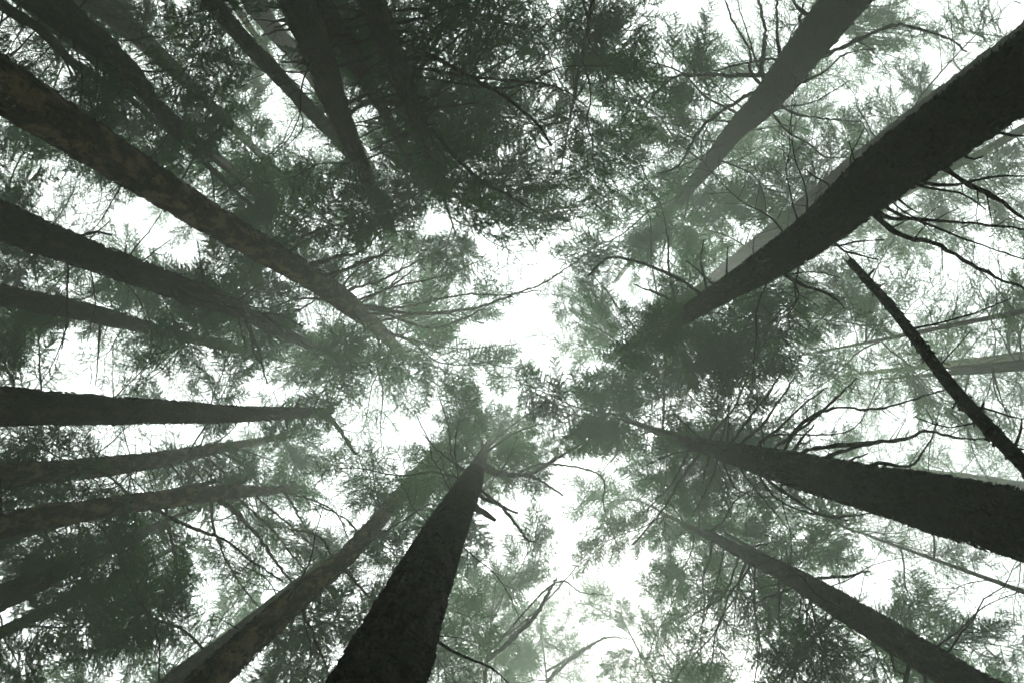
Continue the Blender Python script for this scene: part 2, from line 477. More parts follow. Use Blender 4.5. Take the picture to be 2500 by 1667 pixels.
T['24'] = trunk_from_picture('conifer_tree', 'dark bristly trunk at the top edge carrying the big black mass of foliage', 4.3,
    [(860, -110, 70), (908, 0, 62), (946, 98, 55), (979, 180, 46), (1011, 270, 38), (1045, 360, 27), (1085, 470, 15)], 14.5, 'dark', (9.2, 14.2), 4.4, maxb=110)
T['25'] = trunk_from_picture('conifer_tree', 'dusky broad trunk low at the left edge veiled by drooping foliage', 7.5,
    [(-140, 1530, 66), (0, 1462, 60), (110, 1408, 52), (200, 1370, 42), (300, 1320, 26), (430, 1260, 10)], 19, 'dark', (8, 18.5), 2.8)
T['26'] = trunk_from_picture('conifer_tree', 'faint slim trunk at the left edge nearest the lower left corner', 9.0,
    [(-140, 1615, 32), (0, 1545, 29), (166, 1465, 25), (260, 1420, 21), (400, 1350, 12)], 20, 'dark', (9, 19), 2.6)
T['27'] = trunk_from_picture('conifer_tree', 'faint brown trunk hugging the slim diagonal one at the bottom left', 5.5,
    [(340, 1725, 46), (430, 1655, 40), (481, 1615, 36), (553, 1560, 29), (680, 1455, 18), (800, 1360, 9)], 19, 'grey', (9, 18.5), 2.2)

MOSS = plain('moss', (.040, .050, .020))
def clothe(t, z0, z1, n, moss):
    """bark scales standing a little off the trunk and, on mossy stems, short moss blades"""
    P, r = t.p, t.r
    k0, k1 = np.searchsorted(P[:, 2], (z0, z1))
    k1 = min(k1, len(P) - 2)
    g = np.random.default_rng(len(P) * 7 + 3)
    T_ = np.gradient(P, axis=0); T_ /= np.linalg.norm(T_, axis=1)[:, None] + 1e-9
    for name, cnt, mat in (('bark_scales', n, BARK[t.bark]),) + ((('moss', int(n * moss), MOSS),) if moss else ()):
        k = g.integers(k0, k1, cnt)
        c = P[k]; ax = T_[k]
        a = g.random(cnt) * 2 * np.pi
        N1 = np.cross(ax, (0.3, 1, 0.1)); N1 /= np.linalg.norm(N1, axis=1)[:, None]
        N2 = np.cross(ax, N1)
        out = np.cos(a)[:, None] * N1 + np.sin(a)[:, None] * N2
        tan = np.cross(ax, out)
        S = c + out * (r[k] * g.uniform(.98, 1.04, cnt))[:, None] - np.array(t.base)
        m = Mesh()
        if name == 'bark_scales':
            hgt = g.uniform(.012, .035, cnt)[:, None] * np.clip(r[k] / .2, .5, 1)[:, None]; wid = hgt * g.uniform(.6, 1.1, cnt)[:, None]
            lift = g.uniform(.002, .020, cnt)[:, None]; lift2 = g.uniform(-.006, .008, cnt)[:, None]
            q = [S - ax * hgt - tan * wid * .7 + out * lift, S - ax * hgt * .9 + tan * wid * .7 + out * (lift + lift2), S + ax * hgt + tan * wid + out * lift2 * .3, S + ax * hgt * 1.1 - tan * wid]
        else:
            ln = (g.uniform(.008, .030, cnt) * np.clip(r[k] / .2, .35, 1))[:, None]; d = out + tan * g.normal(0, .6, cnt)[:, None] - ax * g.uniform(.0, .9, cnt)[:, None]
            side = np.cross(d, out) + ax * .3; side /= np.linalg.norm(side, axis=1)[:, None] + 1e-9
            w = ln * .22
            q = [S - side * w - out * .01, S + side * w - out * .01, S + d * ln + side * w * .3, S + d * ln - side * w * .3]
        V_ = np.stack(q, 1).reshape(-1, 3)
        m.add(V_, np.arange(len(V_)).reshape(-1, 4))
        o = link(name, m.data(name, mat, False), t.root); o['kind'] = 'stuff'
for key, z0, z1, n_, ms in (('1', 3, 18, 7000, 0), ('2', 4, 14, 5000, .4), ('3', 5, 14, 3000, 0), ('4', 3, 17, 6000, .3), ('5', 5, 18, 4000, 0), ('6', 3, 19, 5000, 0), ('7', 3, 20, 5000, .3),
        ('8', 2.5, 16, 9000, 1.2), ('9', 3, 18, 9000, 2.2), ('10', 4, 18, 6000, 2.0), ('11', 3, 18, 9000, 1.8), ('12', 6, 18, 3000, 0), ('13', 6, 25, 6000, 1.2), ('20', 6, 18, 3500, .3),
        ('22', 5, 15, 4000, .5), ('23', 5, 14, 3000, .5), ('24', 4, 14, 3500, .5), ('18', 5, 15, 2500, .3), ('17', 5, 15, 1500, .3)):
    clothe(T[key], z0, z1, n_, ms)

# two leaning poles on the right
def pole(name, label, pts, bark, cat):
    P = []; rad = []
    for x, y, w, t in pts:
        d = ray(x, y).normalized()
        q = EYE + d * t
        dep = (R.transposed() @ (d * t)).z * -1
        P.append(np.array(q)); rad.append(.5 * w * dep / F)
    dv = P[0] - P[1]; dv /= abs(dv[2])
    P.insert(0, P[0] + dv * np.array((1, 1, 1)) * (P[0][2] + .1)); rad.insert(0, rad[0] * 1.15)
    return Tree(name, label, P, rad, bark, None, 0, None, cat=cat, step=.06, sides=18, rough=.0015)
T['14'] = pole('dead_snag', 'thin leaning dead pole with a snapped top below the very thick black trunk', [(2560, 1195, 39, 4.6), (2418, 1049, 34, 5.2), (2319, 938, 30, 5.8), (2236, 828, 26, 6.4), (2169, 743, 22, 6.9), (2077, 640, 19, 7.6)], 'moss', 'dead tree')
T['15'] = trunk_from_picture('dead_snag', 'pale snapped stem at the right edge beside the leaning dead pole', 9.5,
    [(2640, 868, 18), (2500, 884, 15), (2420, 891, 13), (2324, 899, 10)], 0, 'grey', None, 0, None, cat='dead tree')

clothe(T['14'], 2, 8, 700, .4)
for key in ('14', '15', '4'):
    t = T[key]; g = np.random.default_rng(9)
    ax = t.p[-1] - t.p[-4]; ax /= np.linalg.norm(ax)
    for _ in range(6):
        off_ = g.normal(0, 1, 3); off_ -= ax * off_.dot(ax); off_ *= t.r[-6] * .6 / np.linalg.norm(off_)
        b0 = t.p[-3] + off_ - np.array(t.base); ln = g.uniform(.06, .3)
        m = Mesh(); m.tube(np.array([b0 - ax * .08, b0 + ax * ln * .5 + off_ * .1, b0 + ax * ln + off_ * .3]), [t.r[-6] * .4, t.r[-6] * .22, .002], 5)
        link('splinter', m.data('splinter', BARK[t.bark]), t.root)

# trees farther back, each where its crown shows between the near trunks (crown middle x, y and metres from the lens)
BACK = [
 (2300, 110, 19, 'pale lacy conifer in the upper right corner above the very thick black trunk', 3.0),
 (2100, 240, 15, 'dark leafy conifer peeping out along the upper side of the very thick black trunk', 2.4),
 (1700, 120, 20, 'thin twiggy conifer just right of where the brown upper right trunk enters the fog', 2.8),
 (1830, 420, 22, 'soft green conifer at the top, midway between the two big upper right trunks', 3.0),
 (1640, 420, 24, 'palest misty conifer at the top between the two big upper right trunks', 3.2),
 (2400, 640, 20, 'airy conifer at the right, its slim stem just under the very thick black trunk', 2.8),
 (2420, 960, 17, 'lacy green conifer hanging close behind the thin leaning dead pole', 2.8),
 (2200, 890, 23, 'faint whitened conifer behind the pale snapped stem at the right', 3.0),
 (1990, 860, 20, 'hazy slender conifer in the gap between the very thick black and the mossy right trunks', 2.8),
 (2320, 1100, 22, 'pale conifer whose twigs show just above the mossy right trunk', 2.8),
 (2130, 1310, 18, 'feathery slender conifer showing below the mossy right trunk, above the lower right trunk', 2.8),
 (2330, 1480, 22, 'misty conifer with its crown at the bottom edge under the lower right trunk', 2.4),
 (2470, 1640, 24, 'faintest small treetop at the bottom edge near the lower right corner', 2.0),
 (1820, 1560, 14, 'dark green conifer closest behind the lower right trunk, drooping over its bark', 3.0),
 (1650, 1420, 18, 'mid green bushy conifer spread around the lower right trunk, farther back', 3.0),
 (1560, 1590, 21, 'fine lacy conifer at the bottom edge left of the lower right trunk', 2.8),
 (1200, 1500, 19, 'pale green conifer right beside the massive bottom trunk, with forked bare limbs', 2.8),
 (1330, 1610, 23, 'washed out conifer at the bottom edge in the brightest fog right of the middle', 2.6),
 (860, 1560, 11, 'dark leafy conifer filling the wedge between slim diagonal and massive bottom trunks', 2.4),
 (640, 1390, 14, 'grey green conifer just above the slim diagonal trunk, below the hanging bare branches', 2.6),
 (430, 1400, 15, 'shadowy conifer behind the bare branches hanging from the curved mottled trunk', 2.8),
 (150, 1330, 15, 'dim conifer under the left end of the curved mottled trunk', 2.8),
 (330, 1590, 18, 'hazy conifer at the bottom edge left of the slim diagonal trunk', 2.8),
 (70, 1560, 15, 'dark bushy conifer near the lower left corner', 2.6),
 (110, 1060, 15, 'mottled green conifer just under the black level trunk near the left edge', 2.4),
 (560, 900, 20, 'misty green conifer above the black level trunk, beyond its leafier neighbour', 2.6),
 (320, 860, 14, 'deep green conifer close behind the middle of the black level trunk', 3.0),
 (60, 830, 14, 'leafy conifer at the left edge just above the black level trunk', 2.4),
 (140, 640, 16, 'thin leafy conifer behind the second trunk on the left', 2.2),
 (330, 540, 24, 'very pale twiggy conifer in the bright gap under the stout mottled trunk', 2.6),
 (80, 440, 12, 'dark conifer at the left edge hanging over the second left trunk', 2.4),
 (470, 480, 12, 'blackest bushy conifer just above the stout mottled trunk near its middle', 2.6),
 (660, 480, 17, 'grey green conifer in the hazy space above the stout mottled trunk', 2.8),
 (760, 420, 20, 'misty conifer just left of the far end of the slender straight trunk', 2.6),
 (430, 180, 11, 'dark twiggy conifer crossing the stout mottled trunk between its left end and middle', 2.6),
 (560, 120, 17, 'green conifer at the top edge just left of the slender straight trunk', 2.6),
 (130, 300, 12, 'tangled dark conifer between the top left trunks and the stout mottled trunk', 2.4),
 (1230, 60, 15, 'twiggy conifer at the top edge behind the two bristly trunks', 3.0),
 (1420, 130, 12, 'dark leafy conifer forming the right lobe of the black foliage mass at the top', 3.0),
 (1180, 330, 12, 'dense conifer forming the lower middle of the black foliage mass at the top', 3.4),
]
MAIN = [t for k, t in T.items() if k != '14']
SPOTS = []
for k, (x, y, dist, lab, reach) in enumerate(BACK):
    if dist >= 17: dist *= 1.15
    d = ray(x, y).normalized()
    c = EYE + d * dist
    h = math.hypot(c.x, c.y)
    az = math.atan2(c.y, c.x)
    near = []
    for t in MAIN:
        q, _ = t.at(min(c.z * .8, t.p[-1, 2] * .8))
        if math.hypot(q[0], q[1]) < h:
            near.append((abs((math.atan2(q[1], q[0]) - az + math.pi) % (2 * math.pi) - math.pi), math.atan2(q[1], q[0])))
    near.sort()
    slender = not (near and near[0][0] < math.radians(24)) or (x > 1950 and 850 < y < 1320 and x < 2150)
    if not slender:
        az = near[0][1] + math.radians(rng.uniform(-1, 1))
    for _ in range(12):
        if all(math.hypot(h * math.cos(az) - q[0], h * math.sin(az) - q[1]) > 1.3 for q in SPOTS): break
        h += .5
    SPOTS.append((h * math.cos(az), h * math.sin(az)))
    c.x, c.y = SPOTS[-1]
    top = c.z + 5.5
    lean = rng.normal(0, .1, 2)
    girth = (.10 + .004 * dist) if not slender else .075
    pts = [(c.x - lean[0], c.y - lean[1], -.1), (c.x - lean[0] * .6, c.y - lean[1] * .3, c.z * .35), (c.x + lean[1] * .2, c.y, c.z * .8), (c.x, c.y, c.z + 2), (c.x, c.y, top)]
    rr = [girth, girth * .85, girth * .55, girth * .32, .012]
    Tree('conifer_tree', lab, pts, rr, ['dark', 'grey', 'moss', 'lichen'][k % 4], (max(4.5, c.z - 7), top - .3), reach * 1.4, 'conifers farther back in the fog', step=.2, sides=14, rough=.01)
    T['b%d' % k] = TREES[-1]

# ------------------------------------------------------------------ bare branches seen one by one
PATHS = []
def branch(tree, px, slope=.12, twigs=4, name='branch', bump=.35):
    """a branch leaving the trunk where px begins and running out level or a little upward along px (x, y); px[-1] may end anywhere"""
    w0 = px[0][2]
    x0, y0 = px[0][0], px[0][1]
    X, Y, dep = project(tree.p)
    i = int(np.argmin((X - x0) ** 2 + (Y - y0) ** 2 + (dep < .5) * 1e9))
    P0 = tree.p[i]
    pts = [P0]
    zz = P0[2]
    for q in px[(1 if len(px) > 1 else 0):]:
        d = ray(q[0], q[1])
        # meet the cone z = zz + slope * distance from the trunk (a few fixed-point steps)
        z = zz
        for _ in range(6):
            t = (z - EYE.z) / d.z
            p = EYE + d * t
            z = zz + slope * math.hypot(p.x - P0[0], p.y - P0[1])
        pts.append(np.array(p))
    pts = np.array(pts)
    dep = project(pts)[2].mean()
    r0 = max(.006, .62 * w0 * dep / F)
    rad = np.linspace(r0 * 1.15, r0 * .40, len(pts))
    p, r = resample(pts, rad, .07)
    n = len(p)
    g = np.random.default_rng(int(abs(x0 * 31 + y0 * 17)) + int(px[-1][0]) )
    p[1:] += g.normal(0, r0 * .07, (n - 1, 3)).cumsum(0) * .35 + g.normal(0, r0 * .22, (n - 1, 3))
    if w0 >= 5 and tree is not T.get('24') and tree is not T.get('23') and tree is not T.get('22'): PATHS.append(p.copy())
    r = r * (1 + g.normal(0, bump * .4, n).clip(-.4, .9))
    m = Mesh()
    b = np.array(tree.base)
    m.tube(p - b, r, 6)
    length = np.linalg.norm(np.diff(p, axis=0), axis=1).sum()
    for _ in range(int(twigs * max(1, length / 1.2))):
        k = int(g.integers(max(1, n // 4), n))
        dirv = p[min(k + 1, n - 1)] - p[max(k - 1, 0)]
        dirv /= np.linalg.norm(dirv) + 1e-9
        s = np.cross(dirv, (0, 0, 1)) * (1 if g.random() < .5 else -1)
        l2 = g.uniform(.08, .45) * min(1, length / 1.5)
        tv = dirv * g.uniform(.3, .9) + s * g.uniform(.5, 1) + np.array((0, 0, g.uniform(-.3, .4)))
        u = np.linspace(0, 1, 4)[:, None]
        tp = p[k] + tv * l2 * u + g.normal(0, .012, (4, 3)) * u
        m.tube(tp - b, np.linspace(max(.003, r[k] * .35), .0018, 4), 4)
    return link(name, m.data('branch', BARK[tree.bark]), tree.root)

def B(key, w, *pts, **kw):
    xy = [(pts[i], pts[i + 1], w) for i in range(0, len(pts), 2)]
    return branch(T[key], xy, **kw)

# brown upper right trunk
B('13', 12, 1862, 200, 1860, 184, 1866, 81, 1849, -10); B('13', 9, 1910, 160, 1904, 136, 1896, 54, 1897, -10)
B('13', 7, 1850, 200, 1833, 179, 1830, 125, 1790, 54, 1768, -5); B('13', 5, 1870, 190, 1855, 168, 1828, 92, 1800, 0)
B('13', 10, 1990, 60, 1974, 40, 1952, 22, 1931, -5); B('13', 8, 1970, 80, 1955, 60, 1955, 33, 1961, 8)
B('13', 10, 1880, 195, 1860, 187, 1790, 184, 1730, 182, 1643, 190, 1600, 228, 1575, 262); B('13', 7, 1925, 150, 1909, 144, 1817, 155, 1736, 176)
B('13', 8, 1860, 232, 1839, 228, 1763, 271, 1708, 320, 1654, 404, 1600, 423); B('13', 4, 1800, 300, 1779, 298, 1708, 293, 1600, 285, 1545, 300)
B('13', 4, 1785, 345, 1773, 347, 1698, 390, 1600, 434); B('13', 9, 1965, 150, 1990, 144, 2061, 114, 2175, 62, 2224, 65, 2305, 89, 2359, 125)
B('13', 6, 1910, 215, 1931, 211, 2012, 176, 2061, 133, 2142, 119); B('13', 7, 1875, 245, 1896, 252, 1942, 279, 2012, 290, 2099, 298)
B('13', 6, 1860, 260, 1877, 266, 1920, 320, 1980, 355, 2018, 385, 2088, 382); B('13', 5, 1830, 300, 1849, 304, 1904, 266, 1990, 247, 2077, 195)
B('13', 3, 1810, 320, 1840, 318, 1925, 306, 1980, 320); B('13', 3, 1770, 360, 1740, 420, 1690, 440)
B('13', 4, 1845, 270, 1810, 262, 1740, 200, 1690, 110); B('13', 3, 1700, 440, 1640, 420, 1560, 445)
# very thick black trunk
B('11', 7, 2225, 400, 2240, 450, 2343, 472, 2408, 512); B('11', 14, 2290, 370, 2305, 409, 2386, 461, 2446, 493, 2520, 547)
B('11', 8, 2240, 410, 2251, 445, 2332, 450, 2413, 434, 2510, 427); B('11', 7, 2180, 440, 2197, 488, 2240, 520, twigs=1)
B('11', 12, 2120, 480, 2142, 531, 2207, 575, 2278, 591, 2332, 624, 2413, 667, 2510, 710); B('11', 9, 2140, 480, 2153, 526, 2251, 537, 2332, 542, 2413, 550, 2510, 560)
B('11', 7, 2150, 460, 2170, 510, 2251, 542, 2359, 586, 2510, 638); B('11', 4, 2150, 480, 2251, 540, 2337, 510)
B('11', 6, 2020, 560, 2034, 599, 2088, 591, 2159, 586, twigs=1); B('11', 6, 2030, 560, 2045, 602, 2104, 626, 2145, 634, twigs=2)
B('11', 9, 1890, 640, 1915, 670, 1969, 700, 2028, 721, 2064, 754); B('11', 4, 1870, 655, 1904, 670, 1990, 664, 2050, 678)
B('11', 8, 1720, 735, 1703, 713, 1633, 670, 1500, 629, 1434, 675); B('11', 7, 1750, 715, 1741, 694, 1676, 637, twigs=1)
B('11', 6, 1740, 725, 1725, 700, 1711, 634, 1720, 586, twigs=2); B('11', 6, 1780, 700, 1774, 667, 1776, 602, twigs=1)
B('11', 6, 2035, 480, 2018, 450, 1966, 415, twigs=2); B('11', 5, 2100, 440, 2091, 404, 2072, 347, twigs=1); B('11', 4, 2090, 440, 2077, 406, 2083, 369, 2110, 315)
B('11', 9, 2180, 370, 2175, 336, 2186, 315, twigs=0); B('11', 7, 1670, 770, 1645, 737, 1548, 694); B('11', 5, 1660, 775, 1635, 732, 1586, 705)
B('11', 4, 1655, 775, 1633, 660, 1630, 585, 1608, 488, 1559, 450); B('11', 3, 1620, 790, 1592, 650, 1586, 531, 1554, 515)
B('11', 9, 2410, 270, 2440, 325, 2510, 330); B('11', 7, 2350, 330, 2360, 385, 2400, 383, twigs=0); B('11', 5, 1900, 650, 1950, 720, 1880, 790)
# mossy right trunk
B('9', 9, 1925, 1130, 1937, 1101, 1987, 1035, twigs=1); B('9', 8, 1885, 1120, 1899, 1087, 1981, 1027, 2042, 971, 2092, 922)
B('9', 7, 1835, 1110, 1849, 1087, 1904, 1043, 1959, 988, 2020, 944); B('9', 7, 1795, 1105, 1810, 1082, 1860, 1038, 1899, 982, 1943, 916)
B('9', 7, 1775, 1100, 1788, 1076, 1832, 1016, 1893, 933, 1915, 888); B('9', 5, 1770, 1095, 1777, 1071, 1780, 982, 1777, 900)
B('9', 5, 1755, 1090, 1762, 1070, 1782, 988); B('9', 5, 1730, 1085, 1735, 1068, 1755, 1004)
B('9', 8, 1720, 1085, 1711, 1071, 1644, 1010, twigs=2); B('9', 6, 1715, 1083, 1700, 1074, 1600, 1049, 1500, 1020)
B('9', 9, 1945, 1140, 1959, 1104, 2042, 1087, 2153, 1079, 2219, 1068, 2263, 1052, 2346, 1071, 2429, 1068); B('9', 9, 2000, 1160, 2015, 1118, 2081, 1093, 2150, 1080, twigs=1)
B('9', 8, 2060, 1170, 2075, 1126, 2120, 1107, twigs=0); B('9', 7, 2110, 1185, 2131, 1132, 2197, 1137, 2230, 1132, 2263, 1087, 2290, 1030)
B('9', 4, 1860, 1110, 1876, 1065, 2031, 1060, 2098, 1032, 2153, 922); B('9', 7, 1900, 1130, 1950, 1040, 2031, 996, 2125, 999, 2208, 982, 2313, 949)
B('9', 7, 1715, 1090, 1711, 1104, 1661, 1170, 1628, 1231, 1545, 1330); B('9', 4, 1705, 1085, 1694, 1098, 1633, 1110, 1550, 1150)
B('9', 6, 1740, 1095, 1733, 1110, 1713, 1187); B('9', 5, 1760, 1100, 1766, 1126, 1793, 1187, 1843, 1212)
B('9', 5, 1800, 1110, 1810, 1148, 1876, 1231, 1943, 1314); B('9', 7, 1860, 1130, 1876, 1170, 1943, 1220, 2020, 1259, 2142, 1253)
B('9', 6, 1850, 1125, 1865, 1181, 1932, 1237, 2070, 1270); B('9', 5, 1690, 1080, 1640, 1180, 1560, 1260); B('9', 5, 1750, 1095, 1745, 1150, 1690, 1260)
# lower right trunk
B('10', 8, 1945, 1415, 1987, 1411, 2070, 1405, 2125, 1392, twigs=1); B('10', 4, 1800, 1345, 1826, 1335, 1898, 1318, 1871, 1304)
B('10', 6, 1910, 1395, 1904, 1414, 1904, 1519, 1921, 1557); B('10', 5, 1850, 1370, 1843, 1391, 1843, 1491, 1854, 1574, 1838, 1690)
B('10', 5, 1800, 1345, 1799, 1369, 1766, 1452, 1705, 1491, 1655, 1524); B('10', 6, 1990, 1440, 1981, 1458, 1970, 1530, 2020, 1607, 2059, 1680)
B('10', 6, 1960, 1425, 1943, 1430, 1843, 1469); B('10', 8, 2160, 1545, 2175, 1590, 2186, 1635, 2214, 1646, twigs=2)
B('10', 5, 2010, 1460, 2020, 1480, 2086, 1541); B('10', 5, 1770, 1330, 1750, 1420, 1700, 1560); B('10', 4, 1830, 1358, 1800, 1440, 1790, 1560)
# massive bottom trunk
B('8', 11, 1175, 1130, 1209, 1154, 1292, 1157, 1353, 1121, 1433, 1076); B('8', 9, 1172, 1135, 1209, 1156, 1300, 1165, 1375, 1209)
B('8', 9, 1145, 1190, 1181, 1215, 1220, 1231, 1264, 1253, twigs=0); B('8', 17, 1135, 1210, 1168, 1242, 1212, 1272, twigs=0, bump=.5)
B('8', 8, 1150, 1180, 1176, 1198, 1231, 1242, 1292, 1320, 1317, 1306); B('8', 5, 1180, 1125, 1242, 1159, 1325, 1132, 1463, 1159, 1475, 1240, 1510, 1340)
B('8', 7, 1015, 1463, 1071, 1568, 1132, 1601, 1198, 1629, 1264, 1690); B('8', 5, 1165, 1143, 1110, 1137, 1093, 1032, 1071, 966); B('8', 5, 1180, 1110, 1250, 1060, 1330, 1030)
B('8', 5, 1190, 1095, 1290, 1010, 1400, 960); B('8', 4, 1150, 1160, 1060, 1090, 1010, 1000); B('8', 5, 1185, 1100, 1160, 1020, 1170, 940)
# black level trunk
B('4', 8, 800, 1004, 813, 990, 840, 971, twigs=0, slope=.4); B('4', 14, 790, 1005, 805, 1020, 830, 1049, 872, 1110, slope=.0)
for x, y, dx, dy, w in [(640, 1009, 22, 20, 9), (697, 1008, 3, 38, 8), (735, 1007, 6, 34, 6), (580, 1010, -6, 28, 7), (725, 1000, 6, -30, 8), (685, 1000, 12, -18, 6), (530, 1012, 4, 26, 7), (610, 1010, -3, 28, 5), (770, 1006, 5, 30, 5), (755, 1007, -4, 22, 4)]:
    B('4', w, x, y, x + dx * .5, y + dy * .6, x + dx, y + dy, twigs=0, name='branch_stub')
# curved mottled trunk
B('6', 7, 327, 1228, 329, 1251, 337, 1325, 354, 1425, 364, 1491, 360, 1524, slope=-.05); B('6', 7, 402, 1218, 404, 1237, 423, 1342, 442, 1436, 459, 1497, slope=-.05)
B('6', 6, 512, 1206, 514, 1220, 525, 1298, 564, 1386, 631, 1480, 664, 1494, slope=0); B('6', 8, 365, 1223, 371, 1240, 470, 1287, 553, 1320, 608, 1364, 691, 1419, slope=0)
B('6', 12, 528, 1203, 531, 1217, 597, 1270, 647, 1336, 713, 1425, slope=.05); B('6', 7, 577, 1201, 580, 1214, 664, 1292, 747, 1397)
B('6', 6, 620, 1199, 625, 1212, 719, 1292, 791, 1358); B('6', 5, 680, 1196, 691, 1198, 802, 1237, 846, 1287); B('6', 7, 690, 1195, 708, 1220, 763, 1314)
B('6', 12, 550, 1202, 564, 1187, 614, 1165, twigs=0); B('6', 6, 660, 1196, 671, 1190, 700, 1181, twigs=0); B('6', 8, 450, 1214, 462, 1246, twigs=0, name='branch_stub')
B('6', 5, 470, 1210, 500, 1180, 525, 1130); B('6', 4, 610, 1200, 560, 1260, 480, 1275)
# slim diagonal trunk
B('7', 8, 735, 1455, 741, 1497, 774, 1574, 808, 1660); B('7', 9, 830, 1370, 844, 1391, 922, 1485, twigs=1); B('7', 6, 845, 1360, 900, 1322, 966, 1281, 1054, 1226)
B('7', 5, 930, 1270, 930, 1250, 916, 1192, 910, 1132); B('7', 5, 880, 1320, 850, 1270, 760, 1225); B('7', 5, 820, 1380, 780, 1310, 700, 1290); B('7', 5, 660, 1520, 600, 1540, 520, 1500)
# brown bristly left trunk
B('5', 10, 163, 1148, 166, 1170, 178, 1200, 188, 1222, slope=0)
for x, y, ex, ey, w in [(400, 1118, 450, 1185, 6), (440, 1112, 500, 1180, 6), (480, 1103, 560, 1165, 6), (520, 1095, 610, 1140, 5), (350, 1126, 380, 1180, 5), (300, 1132, 330, 1200, 4), (380, 1120, 415, 1165, 5), (470, 1105, 500, 1060, 5), (400, 1118, 420, 1085, 5), (360, 1122, 368, 1092, 5), (520, 1092, 600, 1100, 4), (560, 1088, 680, 1130, 4), (500, 1098, 575, 1040, 4), (240, 1140, 210, 1080, 4)]:
    B('5', w, x, y, (x + ex) * .5 + 6, (y + ey) * .5, ex, ey, twigs=2)
# stout mottled trunk
B('1', 8, 760, 680, 800, 672, 925, 624, 960, 599, twigs=1); B('1', 4, 800, 700, 830, 665, 925, 626, 1044, 643, twigs=1); B('1', 8, 740, 666, 760, 655, 800, 634, 881, 613, 935, 559)
B('1', 7, 840, 735, 850, 710, 935, 683, 1006, 645, 1098, 596); B('1', 6, 860, 750, 880, 740, 962, 694, 1012, 659); B('1', 6, 872, 760, 890, 748, 979, 751, 1125, 721, 1234, 721, 1315, 710)
B('1', 7, 880, 765, 900, 755, 1017, 765, 1152, 754, 1250, 721, 1342, 683, 1472, 591); B('1', 6, 895, 780, 930, 765, 1044, 800, 1125, 781, 1207, 737); B('1', 5, 850, 745, 870, 735, 962, 700, 1087, 672, 1174, 634)
B('1', 6, 845, 740, 881, 786, 895, 819); B('1', 7, 660, 610, 683, 602, 759, 569, 813, 550, twigs=1); B('1', 5, 690, 630, 705, 612, 792, 564, twigs=1); B('1', 9, 735, 662, 753, 645, 850, 618)
B('1', 5, 905, 790, 1000, 770, 1080, 765, 1180, 790); B('1', 4, 915, 800, 1010, 830, 1120, 850, 1260, 840); B('1', 5, 820, 720, 870, 660, 950, 610); B('1', 4, 930, 815, 970, 880, 990, 960)
B('1', 4, 790, 700, 760, 740, 700, 770); B('1', 5, 560, 565, 530, 540, 540, 500, twigs=1)
# the second left trunk
B('2', 8, 190, 612, 195, 577, 239, 569, 271, 572, twigs=1); B('2', 4, 215, 622, 217, 588, 271, 537, twigs=0); B('2', 7, 305, 655, 304, 630, 309, 597, twigs=1, name='branch_stub'); B('2', 4, 310, 658, 314, 626, 369, 558, 396, 515)
B('2', 5, 340, 668, 347, 640, 417, 586); B('2', 6, 430, 700, 400, 675, 455, 668, twigs=0); B('2', 9, 595, 765, 600, 790, 630, 850, 652, 935, slope=-.05); B('2', 6, 605, 770, 612, 800, 620, 860, 645, 900, slope=-.05)
B('2', 6, 580, 758, 585, 790, 600, 850, slope=-.05); B('2', 5, 620, 778, 650, 790, 660, 850); B('2', 5, 560, 750, 600, 720, 640, 690); B('2', 5, 590, 765, 680, 770, 740, 800); B('2', 5, 500, 725, 490, 640, 480, 580)
B('3', 6, 180, 756, 165, 790, 150, 850); B('3', 5, 250, 772, 240, 850, 235, 940)
# dark top trunks
B('24', 10, 950, 100, 968, 98, 1044, 136, 1104, 163, 1169, 201, 1234, 239, 1288, 287, 1321, 315, 1342, 358, slope=0); B('24', 7, 975, 160, 1152, 188, 1288, 201, 1369, 217, 1434, 263, slope=0)
B('24', 5, 980, 180, 1200, 215, 1288, 203, 1369, 165, 1494, 163, slope=0); B('24', 9, 1020, 290, 1039, 304, 1104, 374, 1180, 445, 1234, 472, 1315, 521, slope=0)
B('24', 9, 925, 55, 963, 60, 1033, 43, 1125, 11, slope=0); B('24', 6, 940, 90, 968, 92, 1022, 49, slope=0); B('24', 9, 960, 130, 995, 125, 1020, 80, 1055, -5, slope=0); B('24', 8, 970, 150, 1000, 141, 1082, 70, 1147, 22, slope=0)
B('24', 7, 980, 185, 1006, 179, 1104, 103, 1180, 43); B('24', 8, 920, 25, 946, 27, 1022, 22); B('24', 6, 1000, 240, 1060, 235, 1130, 195); B('24', 6, 1010, 265, 1080, 262, 1170, 250)
g = np.random.default_rng(77)
for key, y0, y1, n_ in (('22', 20, 330, 16), ('23', 10, 300, 30), ('24', 0, 330, 22)):
    X, Y, dep = project(T[key].p)
    for _ in range(n_):
        yy = g.uniform(y0, y1)
        i = int(np.argmin(abs(Y - yy) + (dep < .5) * 1e6))
        s = -1 if g.random() < .5 else 1
        ln = g.uniform(45, 150)
        a = math.radians(g.uniform(-32, 4)) if s > 0 else math.radians(g.uniform(150, 190))
        x0, yb = X[i], Y[i]
        ex, ey = x0 + ln * math.cos(a), yb + ln * math.sin(a)
        B(key, g.uniform(4, 8), x0, yb, (x0 + ex) / 2 + g.normal(0, 4), (yb + ey) / 2 + g.normal(0, 4), ex, ey, twigs=2, slope=.02)
B('20', 5, 770, 285, 830, 300, 880, 260); B('20', 4, 690, 195, 740, 300, 700, 360); B('18', 6, 300, 160, 360, 175, 430, 170); B('17', 4, 260, 150, 300, 260, 330, 420, slope=-.05); B('17', 4, 180, 90, 200, 190, 190, 320, slope=-.05)
B('17', 5, 500, 365, 520, 440, 525, 520, slope=-.05); B('17', 4, 490, 360, 440, 385, 390, 410); B('16', 4, 150, 120, 190, 200, 290, 250)
